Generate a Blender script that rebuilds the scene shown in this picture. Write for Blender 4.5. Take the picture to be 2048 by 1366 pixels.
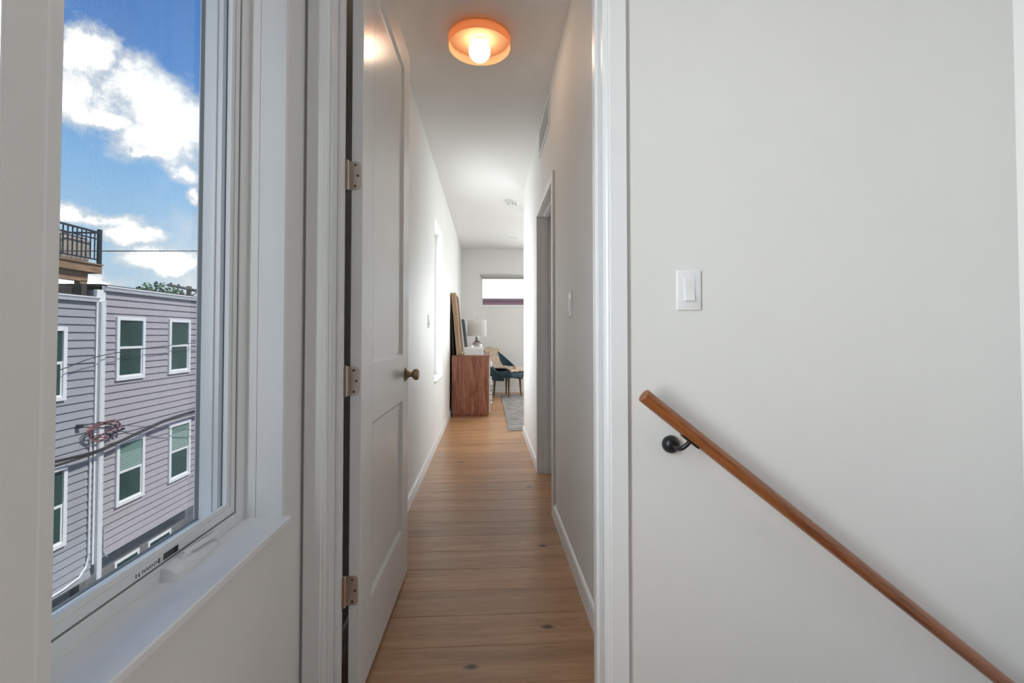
import bpy, bmesh, math, random
from mathutils import Vector, Matrix
random.seed(7)
for o in list(bpy.data.objects): bpy.data.objects.remove(o, do_unlink=True)
S = bpy.context.scene
C = S.collection
R = math.radians

# ------------------------------------------------------------------ camera
cam_d = bpy.data.cameras.new('camera'); cam = bpy.data.objects.new('camera', cam_d); C.objects.link(cam)
FPX = 920.0
cam_d.sensor_width = 36.0; cam_d.lens = FPX / 2048 * 36.0
cam_d.shift_y = -34.3 / 2048; cam_d.clip_start = 0.02; cam_d.clip_end = 400
cam.location = (0, 0, 1.12); cam.rotation_euler = (R(90 + 1.2), 0, R(-3.05))
S.camera = cam
S.view_settings.view_transform = 'Standard'; S.view_settings.look = 'None'
S.view_settings.exposure = 0.27; S.view_settings.gamma = 1.0; S.view_settings.use_curve_mapping = False

# ------------------------------------------------------------------ sky
W = bpy.data.worlds.new('sky'); S.world = W; W.use_nodes = True
nt = W.node_tree; nt.nodes.clear()
def nd(t, tree=None, **k):
    n = (tree or nt).nodes.new(t)
    for a, b in k.items(): setattr(n, a, b)
    return n
def mth(op, a, b=None, c=None):
    n = nd('ShaderNodeMath', operation=op)
    for i, v in enumerate((a, b, c)):
        if v is None: continue
        if isinstance(v, (int, float)): n.inputs[i].default_value = v
        else: nt.links.new(v, n.inputs[i])
    return n.outputs[0]
tc = nd('ShaderNodeTexCoord'); sep = nd('ShaderNodeSeparateXYZ')
nt.links.new(tc.outputs['Generated'], sep.inputs[0])
n1 = nd('ShaderNodeTexNoise'); n1.inputs['Scale'].default_value = 14; n1.inputs['Detail'].default_value = 7; n1.inputs['Roughness'].default_value = .62
n2 = nd('ShaderNodeTexNoise'); n2.inputs['Scale'].default_value = 2.6; n2.inputs['Detail'].default_value = 5
for n in (n1, n2): nt.links.new(tc.outputs['Generated'], n.inputs['Vector'])
sp1 = nd('ShaderNodeSeparateColor'); nt.links.new(n1.outputs['Color'], sp1.inputs[0])
az = mth('ADD', mth('ARCTAN2', sep.outputs[0], sep.outputs[1]), mth('MULTIPLY', mth('SUBTRACT', sp1.outputs[0], .5), .10))
el = mth('ADD', mth('ARCSINE', sep.outputs[2]), mth('MULTIPLY', mth('SUBTRACT', sp1.outputs[1], .5), .07))
CLOUDS = [(-.701,.427,.034,.027),(-.718,.360,.034,.042),(-.612,.373,.074,.052),(-.575,.345,.075,.060),(-.597,.325,.085,.040),
          (-.682,.335,.055,.018),(-.561,.281,.030,.017),(-.544,.250,.013,.015),(-.624,.297,.018,.010),(-.715,.185,.040,.020),
          (-.680,.183,.044,.016),(-.642,.166,.036,.015),(-.581,.125,.055,.020),(-.690,.082,.055,.013),(.03,.085,.10,.06)]
acc = None
for a0, e0, ra, re in CLOUDS:
    u = mth('DIVIDE', mth('SUBTRACT', az, a0), ra * 1.22); v = mth('DIVIDE', mth('SUBTRACT', el, e0), re * 1.18)
    m = mth('SUBTRACT', 1.0, mth('SQRT', mth('ADD', mth('MULTIPLY', u, u), mth('MULTIPLY', v, v))))
    acc = m if acc is None else mth('MAXIMUM', acc, m)
blob = mth('ADD', acc, mth('MULTIPLY', mth('SUBTRACT', sp1.outputs[2], .5), 2.2))
far_n = mth('MULTIPLY', mth('SUBTRACT', n2.outputs[0], .56), 5.0)            # scattered clouds over the whole sky
cover = mth('MAXIMUM', blob, far_n)
mr = nd('ShaderNodeMapRange', interpolation_type='SMOOTHSTEP'); mr.inputs['From Min'].default_value = -.28; mr.inputs['From Max'].default_value = .45
nt.links.new(cover, mr.inputs['Value'])
ramp = nd('ShaderNodeValToRGB'); cr = ramp.color_ramp
cr.elements[0].position = 0; cr.elements[0].color = (.78, .90, 1.0, 1)
cr.elements[1].position = .62; cr.elements[1].color = (.065, .20, .58, 1)
for p, c in ((.14, (.55, .80, 1.05, 1)), (.27, (.32, .62, 1.02, 1)), (.42, (.13, .34, .80, 1))):
    e = cr.elements.new(p); e.color = c
nt.links.new(mth('MAXIMUM', sep.outputs[2], 0.0), ramp.inputs[0])
core = nd('ShaderNodeMapRange', interpolation_type='SMOOTHSTEP'); core.inputs['From Min'].default_value = .15; core.inputs['From Max'].default_value = 1.1; nt.links.new(cover, core.inputs['Value'])
cmix = nd('ShaderNodeMix', data_type='RGBA'); cmix.inputs['A'].default_value = (.92, .96, 1.03, 1); cmix.inputs['B'].default_value = (3.0, 3.0, 3.05, 1); nt.links.new(core.outputs[0], cmix.inputs['Factor'])
mix = nd('ShaderNodeMix', data_type='RGBA'); nt.links.new(cmix.outputs['Result'], mix.inputs['B'])
nt.links.new(mr.outputs[0], mix.inputs['Factor']); nt.links.new(ramp.outputs[0], mix.inputs['A'])
bg = nd('ShaderNodeBackground'); bg.inputs['Strength'].default_value = .92
out = nd('ShaderNodeOutputWorld')
nt.links.new(mix.outputs['Result'], bg.inputs[0]); nt.links.new(bg.outputs[0], out.inputs[0])

# ------------------------------------------------------------------ lights
def lamp(name, kind, loc, rot, energy, col=(1, 1, 1), sx=1, sy=1):
    d = bpy.data.lights.new(name, kind); d.energy = energy; d.color = col
    if kind == 'AREA': d.shape = 'RECTANGLE'; d.size = sx; d.size_y = sy
    o = bpy.data.objects.new(name, d); C.objects.link(o); o.location = loc; o.rotation_euler = rot; return o
sun = lamp('sun_offscreen', 'SUN', (0, 0, 20), (0, R(40), 0), 4.4, (1, .97, .93)); sun.data.angle = R(4)
DAY = (.95, .98, 1.0)
# daylight of windows only: the left-hand stair window at the picture's edge, the tall hall window, the bedroom round the corner
lamp('daylight_stair_window_offscreen', 'AREA', (-.76, .21, 1.45), (0, R(-90), 0), 44, DAY, 1.5, .56)
lamp('daylight_hall_window', 'AREA', (-.78, 4.85, 1.45), (0, R(-90), 0), 24, DAY, 1.5, .7)
lamp('daylight_bedroom_window_offscreen', 'AREA', (2.05, 9.16, 1.45), (R(-90), 0, 0), 120, DAY, 1.4, 1.5)

# ------------------------------------------------------------------ materials
MATS = {}
def mat(name, col, rough=.5, metal=0, var=0, vscale=8, stretch=None, bump=0, bscale=60, trans=0, emis=None, spec=None, coat=0, rand=0, coords='Object', stripe=None):
    if name in MATS: return MATS[name]
    m = bpy.data.materials.new(name); m.use_nodes = True; t = m.node_tree; b = t.nodes['Principled BSDF']
    L = t.links.new
    b.inputs['Base Color'].default_value = (*col, 1); b.inputs['Roughness'].default_value = rough; b.inputs['Metallic'].default_value = metal
    if spec is not None: b.inputs['Specular IOR Level'].default_value = spec
    if coat: b.inputs['Coat Weight'].default_value = coat; b.inputs['Coat Roughness'].default_value = .25
    if trans: b.inputs['Transmission Weight'].default_value = trans
    if emis: b.inputs['Emission Color'].default_value = (*emis[:3], 1); b.inputs['Emission Strength'].default_value = emis[3]
    vec = None
    if var or bump or rand:
        tcn = nd('ShaderNodeTexCoord', t); mp = nd('ShaderNodeMapping', t); L(tcn.outputs[coords], mp.inputs['Vector'])
        if stretch: mp.inputs['Scale'].default_value = stretch
        vec = mp.outputs[0]
    if rand:
        oi = nd('ShaderNodeObjectInfo', t); cb = nd('ShaderNodeVectorMath', t, operation='SCALE'); cb.inputs[0].default_value = (37, 91, 53)
        L(oi.outputs['Random'], cb.inputs['Scale']); ad = nd('ShaderNodeVectorMath', t, operation='ADD'); L(vec, ad.inputs[0]); L(cb.outputs[0], ad.inputs[1]); vec = ad.outputs[0]
    if var:
        nz = nd('ShaderNodeTexNoise', t); nz.inputs['Scale'].default_value = vscale; nz.inputs['Detail'].default_value = 6; nz.inputs['Roughness'].default_value = .6
        L(vec, nz.inputs['Vector'])
        mrr = nd('ShaderNodeMapRange', t); mrr.inputs['From Min'].default_value = .3; mrr.inputs['From Max'].default_value = .7
        mrr.inputs['To Min'].default_value = 1 - var; mrr.inputs['To Max'].default_value = 1 + var
        L(nz.outputs[0], mrr.inputs['Value']); f = mrr.outputs[0]
        if rand:
            rr = nd('ShaderNodeMapRange', t); rr.inputs['To Min'].default_value = 1 - rand; rr.inputs['To Max'].default_value = 1 + rand
            L(oi.outputs['Random'], rr.inputs['Value']); mm = nd('ShaderNodeMath', t, operation='MULTIPLY'); L(f, mm.inputs[0]); L(rr.outputs[0], mm.inputs[1]); f = mm.outputs[0]
        sc = nd('ShaderNodeVectorMath', t, operation='SCALE'); sc.inputs[0].default_value = col; L(f, sc.inputs['Scale']); L(sc.outputs[0], b.inputs['Base Color'])
    if bump:
        nb = nd('ShaderNodeTexNoise', t); nb.inputs['Scale'].default_value = bscale; nb.inputs['Detail'].default_value = 3; L(vec, nb.inputs['Vector'])
        bp = nd('ShaderNodeBump', t); bp.inputs['Strength'].default_value = bump; bp.inputs['Distance'].default_value = .01; L(nb.outputs[0], bp.inputs['Height']); L(bp.outputs[0], b.inputs['Normal'])
    MATS[name] = m; return m
def glass_mat(name, tint=(1, 1, 1), gl=.5):
    m = bpy.data.materials.new(name); m.use_nodes = True; t = m.node_tree; t.nodes.clear()
    o = nd('ShaderNodeOutputMaterial', t); mx = nd('ShaderNodeMixShader', t); tr = nd('ShaderNodeBsdfTransparent', t); g = nd('ShaderNodeBsdfGlossy', t)
    tr.inputs[0].default_value = (*tint, 1); g.inputs['Roughness'].default_value = .02
    lw = nd('ShaderNodeFresnel', t); mu = nd('ShaderNodeMath', t, operation='MULTIPLY'); mu.inputs[1].default_value = gl
    t.links.new(lw.outputs[0], mu.inputs[0]); t.links.new(mu.outputs[0], mx.inputs[0]); t.links.new(tr.outputs[0], mx.inputs[1]); t.links.new(g.outputs[0], mx.inputs[2]); t.links.new(mx.outputs[0], o.inputs[0])
    return m
def wood_mat(name, dark, mid, light, axis_scale, rings=3.0, rough=.38, rand=.12, knots=False, coat=0.0):
    """long-grain wood; axis_scale stretches the noise along the grain"""
    m = bpy.data.materials.new(name); m.use_nodes = True; t = m.node_tree; b = t.nodes['Principled BSDF']; L = t.links.new
    tcn = nd('ShaderNodeTexCoord', t); oi = nd('ShaderNodeObjectInfo', t)
    cb = nd('ShaderNodeVectorMath', t, operation='SCALE'); cb.inputs[0].default_value = (13, 29, 17); L(oi.outputs['Random'], cb.inputs['Scale'])
    ad = nd('ShaderNodeVectorMath', t, operation='ADD'); L(tcn.outputs['Object'], ad.inputs[0]); L(cb.outputs[0], ad.inputs[1])
    mp = nd('ShaderNodeMapping', t); mp.inputs['Scale'].default_value = axis_scale; L(ad.outputs[0], mp.inputs[0])
    big = nd('ShaderNodeTexNoise', t); big.inputs['Scale'].default_value = rings; big.inputs['Detail'].default_value = 4; big.inputs['Distortion'].default_value = 1.2; L(mp.outputs[0], big.inputs['Vector'])
    fine = nd('ShaderNodeTexNoise', t); fine.inputs['Scale'].default_value = rings * 9; fine.inputs['Detail'].default_value = 6; L(mp.outputs[0], fine.inputs['Vector'])
    am = nd('ShaderNodeMix', t, data_type='FLOAT'); am.inputs['Factor'].default_value = .38; L(big.outputs[0], am.inputs['A']); L(fine.outputs[0], am.inputs['B'])
    rp = nd('ShaderNodeValToRGB', t); e = rp.color_ramp.elements
    e[0].position = .36; e[0].color = (*dark, 1); e[1].position = .66; e[1].color = (*light, 1); q = e.new(.5); q.color = (*mid, 1)
    L(am.outputs['Result'], rp.inputs[0]); colr = rp.outputs[0]
    if knots:
        vo = nd('ShaderNodeTexVoronoi', t, voronoi_dimensions='2D'); vo.inputs['Scale'].default_value = 1.6; mk = nd('ShaderNodeMapping', t); mk.inputs['Scale'].default_value = (.55, 1, 1); L(ad.outputs[0], mk.inputs[0]); L(mk.outputs[0], vo.inputs['Vector'])
        kr = nd('ShaderNodeMapRange', t, interpolation_type='SMOOTHSTEP'); kr.inputs['From Min'].default_value = .006; kr.inputs['From Max'].default_value = .032; L(vo.outputs['Distance'], kr.inputs['Value'])
        km = nd('ShaderNodeMix', t, data_type='RGBA'); km.inputs['A'].default_value = (.06, .04, .03, 1); L(kr.outputs[0], km.inputs['Factor']); L(colr, km.inputs['B']); colr = km.outputs['Result']
    rr = nd('ShaderNodeMapRange', t); rr.inputs['To Min'].default_value = 1 - rand; rr.inputs['To Max'].default_value = 1 + rand; L(oi.outputs['Random'], rr.inputs['Value'])
    sc = nd('ShaderNodeVectorMath', t, operation='SCALE'); L(colr, sc.inputs[0]); L(rr.outputs[0], sc.inputs['Scale']); L(sc.outputs[0], b.inputs['Base Color'])
    b.inputs['Roughness'].default_value = rough
    if coat: b.inputs['Coat Weight'].default_value = coat; b.inputs['Coat Roughness'].default_value = .3
    bp = nd('ShaderNodeBump', t); bp.inputs['Strength'].default_value = .12; bp.inputs['Distance'].default_value = .004; L(fine.outputs[0], bp.inputs['Height']); L(bp.outputs[0], b.inputs['Normal'])
    return m
M_wall = mat('wall_paint', (.82, .81, .79), .55, var=.012, vscale=2, bump=.03, bscale=180)
M_ceil = mat('ceiling_paint', (.82, .81, .79), .7, bump=.03, bscale=160)
M_trim = mat('trim_paint', (.87, .87, .87), .30, var=.01, vscale=5)
M_door = mat('door_paint', (.85, .85, .845), .24, var=.01, vscale=3)
M_vinyl = mat('window_vinyl', (.82, .82, .81), .32)
M_gasket = mat('gasket', (.20, .21, .21), .6)
M_plate = mat('switch_plastic', (.86, .86, .86), .25)
M_nickel = mat('satin_nickel', (.62, .54, .48), .32, metal=1, var=.06, vscale=30)
M_brass = mat('aged_brass', (.34, .25, .17), .28, metal=1, var=.08, vscale=30)
M_black = mat('black_metal', (.008, .009, .011), .35)
M_screw = mat('screw_head', (.16, .13, .11), .4, metal=1)
M_glass = glass_mat('window_glass', (.97, .985, .98), .15)
M_floor = wood_mat('oak_plank', (.36, .185, .085), (.47, .250, .120), (.55, .315, .162), (.9, 9, 9), 1.5, .33, .13, True, .15)
M_rail = wood_mat('handrail_oak', (.13, .036, .009), (.26, .080, .021), (.36, .125, .036), (1, 14, 14), 3.0, .33, 0, False, .3)
M_walnut = wood_mat('walnut_veneer', (.13, .042, .024), (.27, .098, .057), (.42, .20, .125), (12, 12, .7), 1.7, .35, .03)
M_frameoak = wood_mat('raw_oak', (.33, .21, .12), (.45, .30, .175), (.55, .39, .25), (12, 12, 1), 2, .6, .02)
M_subfloor = mat('subfloor', (.05, .03, .02), .9, var=.1)

# ------------------------------------------------------------------ mesh helpers
ORG = {}
class MB:
    def __init__(s): s.bm = bmesh.new()
    def box(s, x0, x1, y0, y1, z0, z1, bev=0, seg=2):
        g = bmesh.ops.create_cube(s.bm, size=1)['verts']
        bmesh.ops.scale(s.bm, vec=(x1 - x0, y1 - y0, z1 - z0), verts=g)
        bmesh.ops.translate(s.bm, vec=((x0 + x1) / 2, (y0 + y1) / 2, (z0 + z1) / 2), verts=g)
        if bev: bmesh.ops.bevel(s.bm, geom=list({e for v in g for e in v.link_edges}), offset=bev, segments=seg, affect='EDGES', profile=.5)
        return s
    def prism(s, pts, axis, a0, a1):
        """closed 2-D outline extruded along axis; 'x': pts=(y,z), 'y': pts=(x,z), 'z': pts=(x,y)"""
        def P(p, a): return (a, p[0], p[1]) if axis == 'x' else (p[0], a, p[1]) if axis == 'y' else (p[0], p[1], a)
        A = [s.bm.verts.new(P(p, a0)) for p in pts]; B = [s.bm.verts.new(P(p, a1)) for p in pts]; n = len(pts)
        s.bm.faces.new(A); s.bm.faces.new(B[::-1])
        for i in range(n): s.bm.faces.new((A[i], B[i], B[(i + 1) % n], A[(i + 1) % n]))
        return s
    def tube(s, pts, r, n=10, caps=True):
        pts = [Vector(p) for p in pts]; rs = r if isinstance(r, (list, tuple)) else [r] * len(pts); rings = []
        for i, p in enumerate(pts):
            d = (pts[min(i + 1, len(pts) - 1)] - pts[max(i - 1, 0)]).normalized()
            u = d.cross(Vector((0, 0, 1)) if abs(d.z) < .95 else Vector((1, 0, 0))).normalized(); v = d.cross(u)
            rings.append([s.bm.verts.new(p + (u * math.cos(2 * math.pi * k / n) + v * math.sin(2 * math.pi * k / n)) * rs[i]) for k in range(n)])
        for a, b in zip(rings, rings[1:]):
            for k in range(n): s.bm.faces.new((a[k], a[(k + 1) % n], b[(k + 1) % n], b[k]))
        if caps: s.bm.faces.new(rings[0][::-1]); s.bm.faces.new(rings[-1])
        return s
    def lathe(s, prof, c, axis=(0, 0, 1), n=32, closed=False):
        """prof = [(radius, height along axis)]"""
        ax = Vector(axis).normalized(); u = ax.cross(Vector((0, 0, 1)) if abs(ax.z) < .9 else Vector((1, 0, 0))).normalized(); v = ax.cross(u); c = Vector(c)
        rings = []
        for r, h in prof:
            if r < 1e-6: rings.append([s.bm.verts.new(c + ax * h)])
            else: rings.append([s.bm.verts.new(c + ax * h + (u * math.cos(2 * math.pi * k / n) + v * math.sin(2 * math.pi * k / n)) * r) for k in range(n)])
        prs = list(zip(rings, rings[1:])) + ([(rings[-1], rings[0])] if closed else [])
        for a, b in prs:
            for k in range(n):
                k2 = (k + 1) % n
                if len(a) == 1 and len(b) == 1: continue
                if len(a) == 1: s.bm.faces.new((a[0], b[k2], b[k]))
                elif len(b) == 1: s.bm.faces.new((a[k], a[k2], b[0]))
                else: s.bm.faces.new((a[k], a[k2], b[k2], b[k]))
        return s
    def quad(s, *p): s.bm.faces.new([s.bm.verts.new(q) for q in p]); return s
    def ring_x(s, x0, x1, y0, y1, z0, z1, iy0, iy1, iz0, iz1, bev=0):
        """rectangular frame in a plane x=const"""
        s.box(x0, x1, y0, y0 + iy0, z0, z1, bev); s.box(x0, x1, y1 - iy1, y1, z0, z1, bev)
        s.box(x0, x1, y0 + iy0, y1 - iy1, z0, z0 + iz0, bev); s.box(x0, x1, y0 + iy0, y1 - iy1, z1 - iz1, z1, bev); return s
    def build(s, name, m, parent=None, origin=None, smooth=False):
        bm = s.bm; bmesh.ops.recalc_face_normals(bm, faces=bm.faces)
        co = [v.co for v in bm.verts]
        if origin is None:
            origin = Vector(((min(c.x for c in co) + max(c.x for c in co)) / 2, (min(c.y for c in co) + max(c.y for c in co)) / 2, min(c.z for c in co)))
        origin = Vector(origin)
        for v in bm.verts: v.co -= origin
        me = bpy.data.meshes.new(name); bm.to_mesh(me); bm.free(); me.materials.append(m)
        if smooth:
            me.polygons.foreach_set('use_smooth', [True] * len(me.polygons))
            if smooth != 'all': me.set_sharp_from_angle(angle=R(smooth if smooth is not True else 38))
        o = bpy.data.objects.new(name, me); C.objects.link(o); ORG[o] = origin
        if parent: o.parent = parent; o.location = origin - ORG[parent]
        else: o.location = origin
        return o
def B(name, m, *a, parent=None, **k):
    sm = k.pop('smooth', False); return MB().box(*a, **k).build(name, m, parent, smooth=sm)
def tag(o, label=None, cat=None, group=None, kind=None):
    if label: o['label'] = label
    if cat: o['category'] = cat
    if group: o['group'] = group
    if kind: o['kind'] = kind
    return o
def thing(name, loc, label=None, cat=None, group=None, kind=None):
    o = bpy.data.objects.new(name, None); C.objects.link(o); o.location = loc; o.empty_display_size = .05; ORG[o] = Vector(loc)
    return tag(o, label, cat, group, kind)
def dup(o, delta, parent=None):
    c = o.copy(); C.objects.link(c); ORG[c] = ORG[o] + Vector(delta)
    if parent: c.parent = parent
    else: c.location = o.location + Vector(delta)
    for ch in o.children: dup(ch, delta, c)
    return c

# ================================================================== STRUCTURE
XL, XR = -.51, .41           # hall side walls
YF, YB = 1.31, 1.43          # partition with the door, two faces
ZC = 2.76                    # ceiling
XW = 1.612                   # right wall of the stair hall
YE = 5.2                     # end of the hall's right wall
YFAR = 8.86; XFAR = 3.1; SY0_ = .35; YBK = -4.5  # back wall set far behind, out of view, to weaken bounced light
XO = -.70                    # outside face of the left wall
WA = (.555, 1.182, .662, 2.24); WB = (-.09, .505, .662, 2.24); WC = (4.47, 5.24, .662, 2.24)   # y0,y1,z0,z1 of the left wall's windows

# left wall with three openings
m = MB(); ys = [YBK - .15]
for (y0, y1, z0, z1) in (WB, WA, WC):
    m.box(XO, XL, ys[-1], y0, -.3, ZC); m.box(XO, XL, y0, y1, -.3, z0); m.box(XO, XL, y0, y1, z1, ZC); ys.append(y1)
m.box(XO, XL, ys[-1], YFAR + .15, -.3, ZC)
tag(m.build('wall_left', M_wall), 'off-white painted outer wall with tall narrow windows', kind='structure')
# partition with the doorway
DL, DR, DH = -.437, .333, 2.458
m = MB(); m.box(XL, DL - .02, YF, YB, -.3, ZC); m.box(DR + .02, XW + .12, YF, YB, -2.2, ZC); m.box(DL - .02, DR + .02, YF, YB, DH + .02, ZC)
tag(m.build('wall_front', M_wall), 'off-white partition wall with the open hall doorway', kind='structure')
# hall right wall with a doorway
RY0, RY1, RZ = 2.85, 3.69, 2.065
m = MB(); m.box(XR, XR + .12, YB, RY0 - .02, 0, ZC); m.box(XR, XR + .12, RY1 + .02, YE, 0, ZC); m.box(XR, XR + .12, RY0 - .02, RY1 + .02, RZ + .02, ZC)
tag(m.build('wall_hall', M_wall), 'off-white hall wall with the low side doorway', kind='structure')
tag(B('wall_bedroom', M_wall, XR + .12, XFAR, YE - .12, YE, 0, ZC), kind='structure')
tag(B('wall_bedroom_side', M_wall, XFAR, XFAR + .15, YE - .12, YFAR + .15, 0, ZC), kind='structure')
# far wall with two windows
FW = (-.125, 1.10, 1.655, 2.262); FW2 = (1.35, 2.75, .7, 2.25)
m = MB()
m.box(XL, FW[0], YFAR, YFAR + .15, 0, ZC); m.box(FW[0], FW[1], YFAR, YFAR + .15, 0, FW[2]); m.box(FW[0], FW[1], YFAR, YFAR + .15, FW[3], ZC)
m.box(FW[1], FW2[0], YFAR, YFAR + .15, 0, ZC); m.box(FW2[0], FW2[1], YFAR, YFAR + .15, 0, FW2[2]); m.box(FW2[0], FW2[1], YFAR, YFAR + .15, FW2[3], ZC); m.box(FW2[1], XFAR, YFAR, YFAR + .15, 0, ZC)
tag(m.build('wall_far', M_wall), 'pale bedroom wall with a high wide window', kind='structure')
# stair hall back and right walls
XR2 = 4.2                    # landing widened out of view so that less light bounces back
m = MB().box(XW, XW + .12, SY0_, YF, -2.2, ZC); m.box(XW, XR2 + .12, SY0_ - .12, SY0_, -.3, ZC)
tag(m.build('wall_right', M_trim), 'bright side wall at the foot of the stairs', kind='structure')
BW = (-.2, 1.3, .75, 2.25)
m = MB(); m.box(XL, BW[0], YBK - .15, YBK, -.3, ZC); m.box(BW[1], XR2, YBK - .15, YBK, -.3, ZC); m.box(BW[0], BW[1], YBK - .15, YBK, -.3, BW[2]); m.box(BW[0], BW[1], YBK - .15, YBK, BW[3], ZC)
tag(m.build('wall_back', M_wall), kind='structure')
LW = (-2.4, -.5, .75, 2.3)
m = MB(); m.box(XR2, XR2 + .12, YBK - .15, LW[0], -.3, ZC); m.box(XR2, XR2 + .12, LW[1], SY0_ - .12, -.3, ZC); m.box(XR2, XR2 + .12, LW[0], LW[1], -.3, LW[2]); m.box(XR2, XR2 + .12, LW[0], LW[1], LW[3], ZC)
tag(m.build('wall_landing', M_wall), kind='structure')
tag(B('ceiling', M_ceil, XO, XR2 + .15, YBK - .15, YFAR + .15, ZC, ZC + .2), 'flat off-white ceiling', kind='structure')

# floor: subfloor with one object for every oak plank
SX0 = .42; SY0 = .35         # stair opening
m = MB(); m.box(XL, SX0 - .02, SY0, YF, -.16, -.016); m.box(XL, XR + .12, YF, YFAR, -.16, -.016); m.box(XL, XR2, YBK, SY0, -.16, -.016); m.box(XR + .12, XFAR, YE - .12, YFAR, -.16, -.016)
floor = tag(m.build('floor', M_subfloor, origin=(0, 0, 0)), 'warm brown oak floor of wide planks laid across the hall', kind='structure')
PW = .182; y = 2.226 - PW * 37
while y < YFAR:
    y0 = max(y + .0006, YBK); y1 = min(y + PW - .0006, YFAR); y += PW
    if y1 - y0 < .01: continue
    if y1 < SY0: spans = [(XL, random.uniform(.2, .9)), None]; spans[1] = (spans[0][1], spans[0][1] + 1.7); spans.append((spans[1][1], XR2))
    elif y1 < YE - .1: spans = [(XL, XR + .01)] if y0 > YF - .1 else [(XL, SX0)]
    else:
        a = random.uniform(.9, 1.6); spans = [(XL, a), (a, a + 1.2), (a + 1.2, XFAR)]
    if y1 > RY0 - .1 and y0 < RY1 + .1: spans = [(XL, XR + .115)]
    for x0, x1 in spans:
        q = MB().box(x0 + .0005, min(x1, XFAR) - .0005, y0, y1, -.016, 0, bev=.0014, seg=1)
        q.build('plank', M_floor, floor, origin=((x0 + x1) / 2, (y0 + y1) / 2, -.016))
# stairs down along the partition
m = MB(); m.box(SX0 - .02, XW, SY0 - .02, SY0, -2.2, -.016)
st = tag(m.build('staircase', M_wall), 'oak stairs going down along the partition wall', kind='structure')
for k in range(1, 6):
    x0 = SX0 + .245 * (k - 1); B('tread', M_floor, x0 - .02, min(x0 + .245, XW), SY0, YF, -.19 * k - .03, -.19 * k, parent=st)
    B('riser', M_trim, x0 - .02, x0, SY0, YF, -.19 * k, -.19 * (k - 1) - .016 - (.014 if k > 1 else 0), parent=st)
B('landing', M_floor, SX0, XW, SY0, YF, -1.2, -1.17, parent=st)

# baseboards
def base_y(name, x, sgn, y0, y1):   # along y, on a wall at x facing sgn
    q = [(x, 0), (x + sgn * .013, 0), (x + sgn * .013, .072), (x + sgn * .009, .083), (x, .087)]
    return tag(MB().prism(q, 'y', y0, y1).build(name, M_trim), kind='structure')
base_y('baseboard_left', XL, 1, YB, YFAR)
base_y('baseboard_right', XR, -1, YB, RY0 - .062); base_y('baseboard_hall', XR, -1, RY1 + .062, YE)
q = [(YFAR, 0), (YFAR - .013, 0), (YFAR - .013, .072), (YFAR - .009, .083), (YFAR, .087)]
tag(MB().prism(q, 'x', XL + .013, XFAR).build('baseboard_far', M_trim), kind='structure')

# ---------------- doorway trim: jambs, stops, casings
tr = thing('trim_1', (DL, YF, 0), 'white casing and jambs around the hall doorway', kind='structure')
def casing(x_in, s, name):
    """side casing on the stair side; s=-1 grows to the left"""
    w = .058 if s < 0 else .060; x1 = x_in + s * w
    pr = [(x_in, YF), (x_in, YF - .010), (x_in + s * .006, YF - .013), (x_in + s * .010, YF - .013), (x_in + s * .013, YF - .016), (x1, YF - .016), (x1, YF)]
    MB().prism(pr, 'z', 0 if s < 0 else -.2, DH + .064).build(name, M_trim, tr)
casing(DL - .006, -1, 'side_casing'); casing(DR + .006, 1, 'side_casing')
B('head_casing', M_trim, DL - .006, DR + .006, YF - .016, YF, DH + .006, DH + .064, parent=tr)
B('jamb', M_trim, DL - .02, DL, YF - .001, YB + .001, 0, DH, parent=tr); B('jamb', M_trim, DR, DR + .02, YF - .001, YB + .001, 0, DH, parent=tr)
B('head_jamb', M_trim, DL - .02, DR + .02, YF - .001, YB + .001, DH, DH + .02, parent=tr)
B('door_stop', M_trim, DL, DL + .011, YF + .046, YF + .082, 0, DH - .011, bev=.002, parent=tr); B('door_stop', M_trim, DR - .011, DR, YF + .046, YF + .082, 0, DH - .011, bev=.002, parent=tr)
B('head_stop', M_trim, DL, DR, YF + .046, YF + .082, DH - .011, DH, parent=tr)
B('strike_plate', M_nickel, DR - .002, DR + .001, YF + .084, YF + .108, .91, .967, parent=tr)
for s, xi in ((-1, DL - .006), (1, DR + .006)):
    B('rear_casing', M_trim, min(xi, xi + s * .058), max(xi, xi + s * .058), YB, YB + .016, 0, DH + .064, parent=tr)

# ---------------- open two-panel door
HX, HY = DL + .004, YB + .008
dr = thing('door_1', (HX, HY, 0), 'tall white two-panel door standing open against the hall wall', kind='structure')
dx0, dx1 = -.423, -.388; dy0, dy1 = YB + .016, YB + .016 + .757; dz0, dz1 = .012, 2.446; SW = .128
B('stile', M_door, dx0, dx1, dy0, dy0 + SW, dz0, dz1, bev=.0012, seg=1, parent=dr); B('stile', M_door, dx0, dx1, dy1 - SW, dy1, dz0, dz1, bev=.0012, seg=1, parent=dr)
for z0, z1 in ((dz0, .245), (.825, 1.022), (2.325, dz1)): B('rail', M_door, dx0, dx1, dy0 + SW, dy1 - SW, z0, z1, parent=dr)
for z0, z1 in ((.245, .825), (1.022, 2.325)):
    m = MB(); a0, a1 = dy0 + SW, dy1 - SW; c = .014
    for xs, xi in ((dx1, dx1 - .010), (dx0, dx0 + .010)):
        O4 = [(xs, a0, z0), (xs, a1, z0), (xs, a1, z1), (xs, a0, z1)]; I4 = [(xi, a0 + c, z0 + c), (xi, a1 - c, z0 + c), (xi, a1 - c, z1 - c), (xi, a0 + c, z1 - c)]
        for k in range(4): m.quad(O4[k], O4[(k + 1) % 4], I4[(k + 1) % 4], I4[k])
        m.quad(*I4)
    m.build('panel', M_door, dr)
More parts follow.
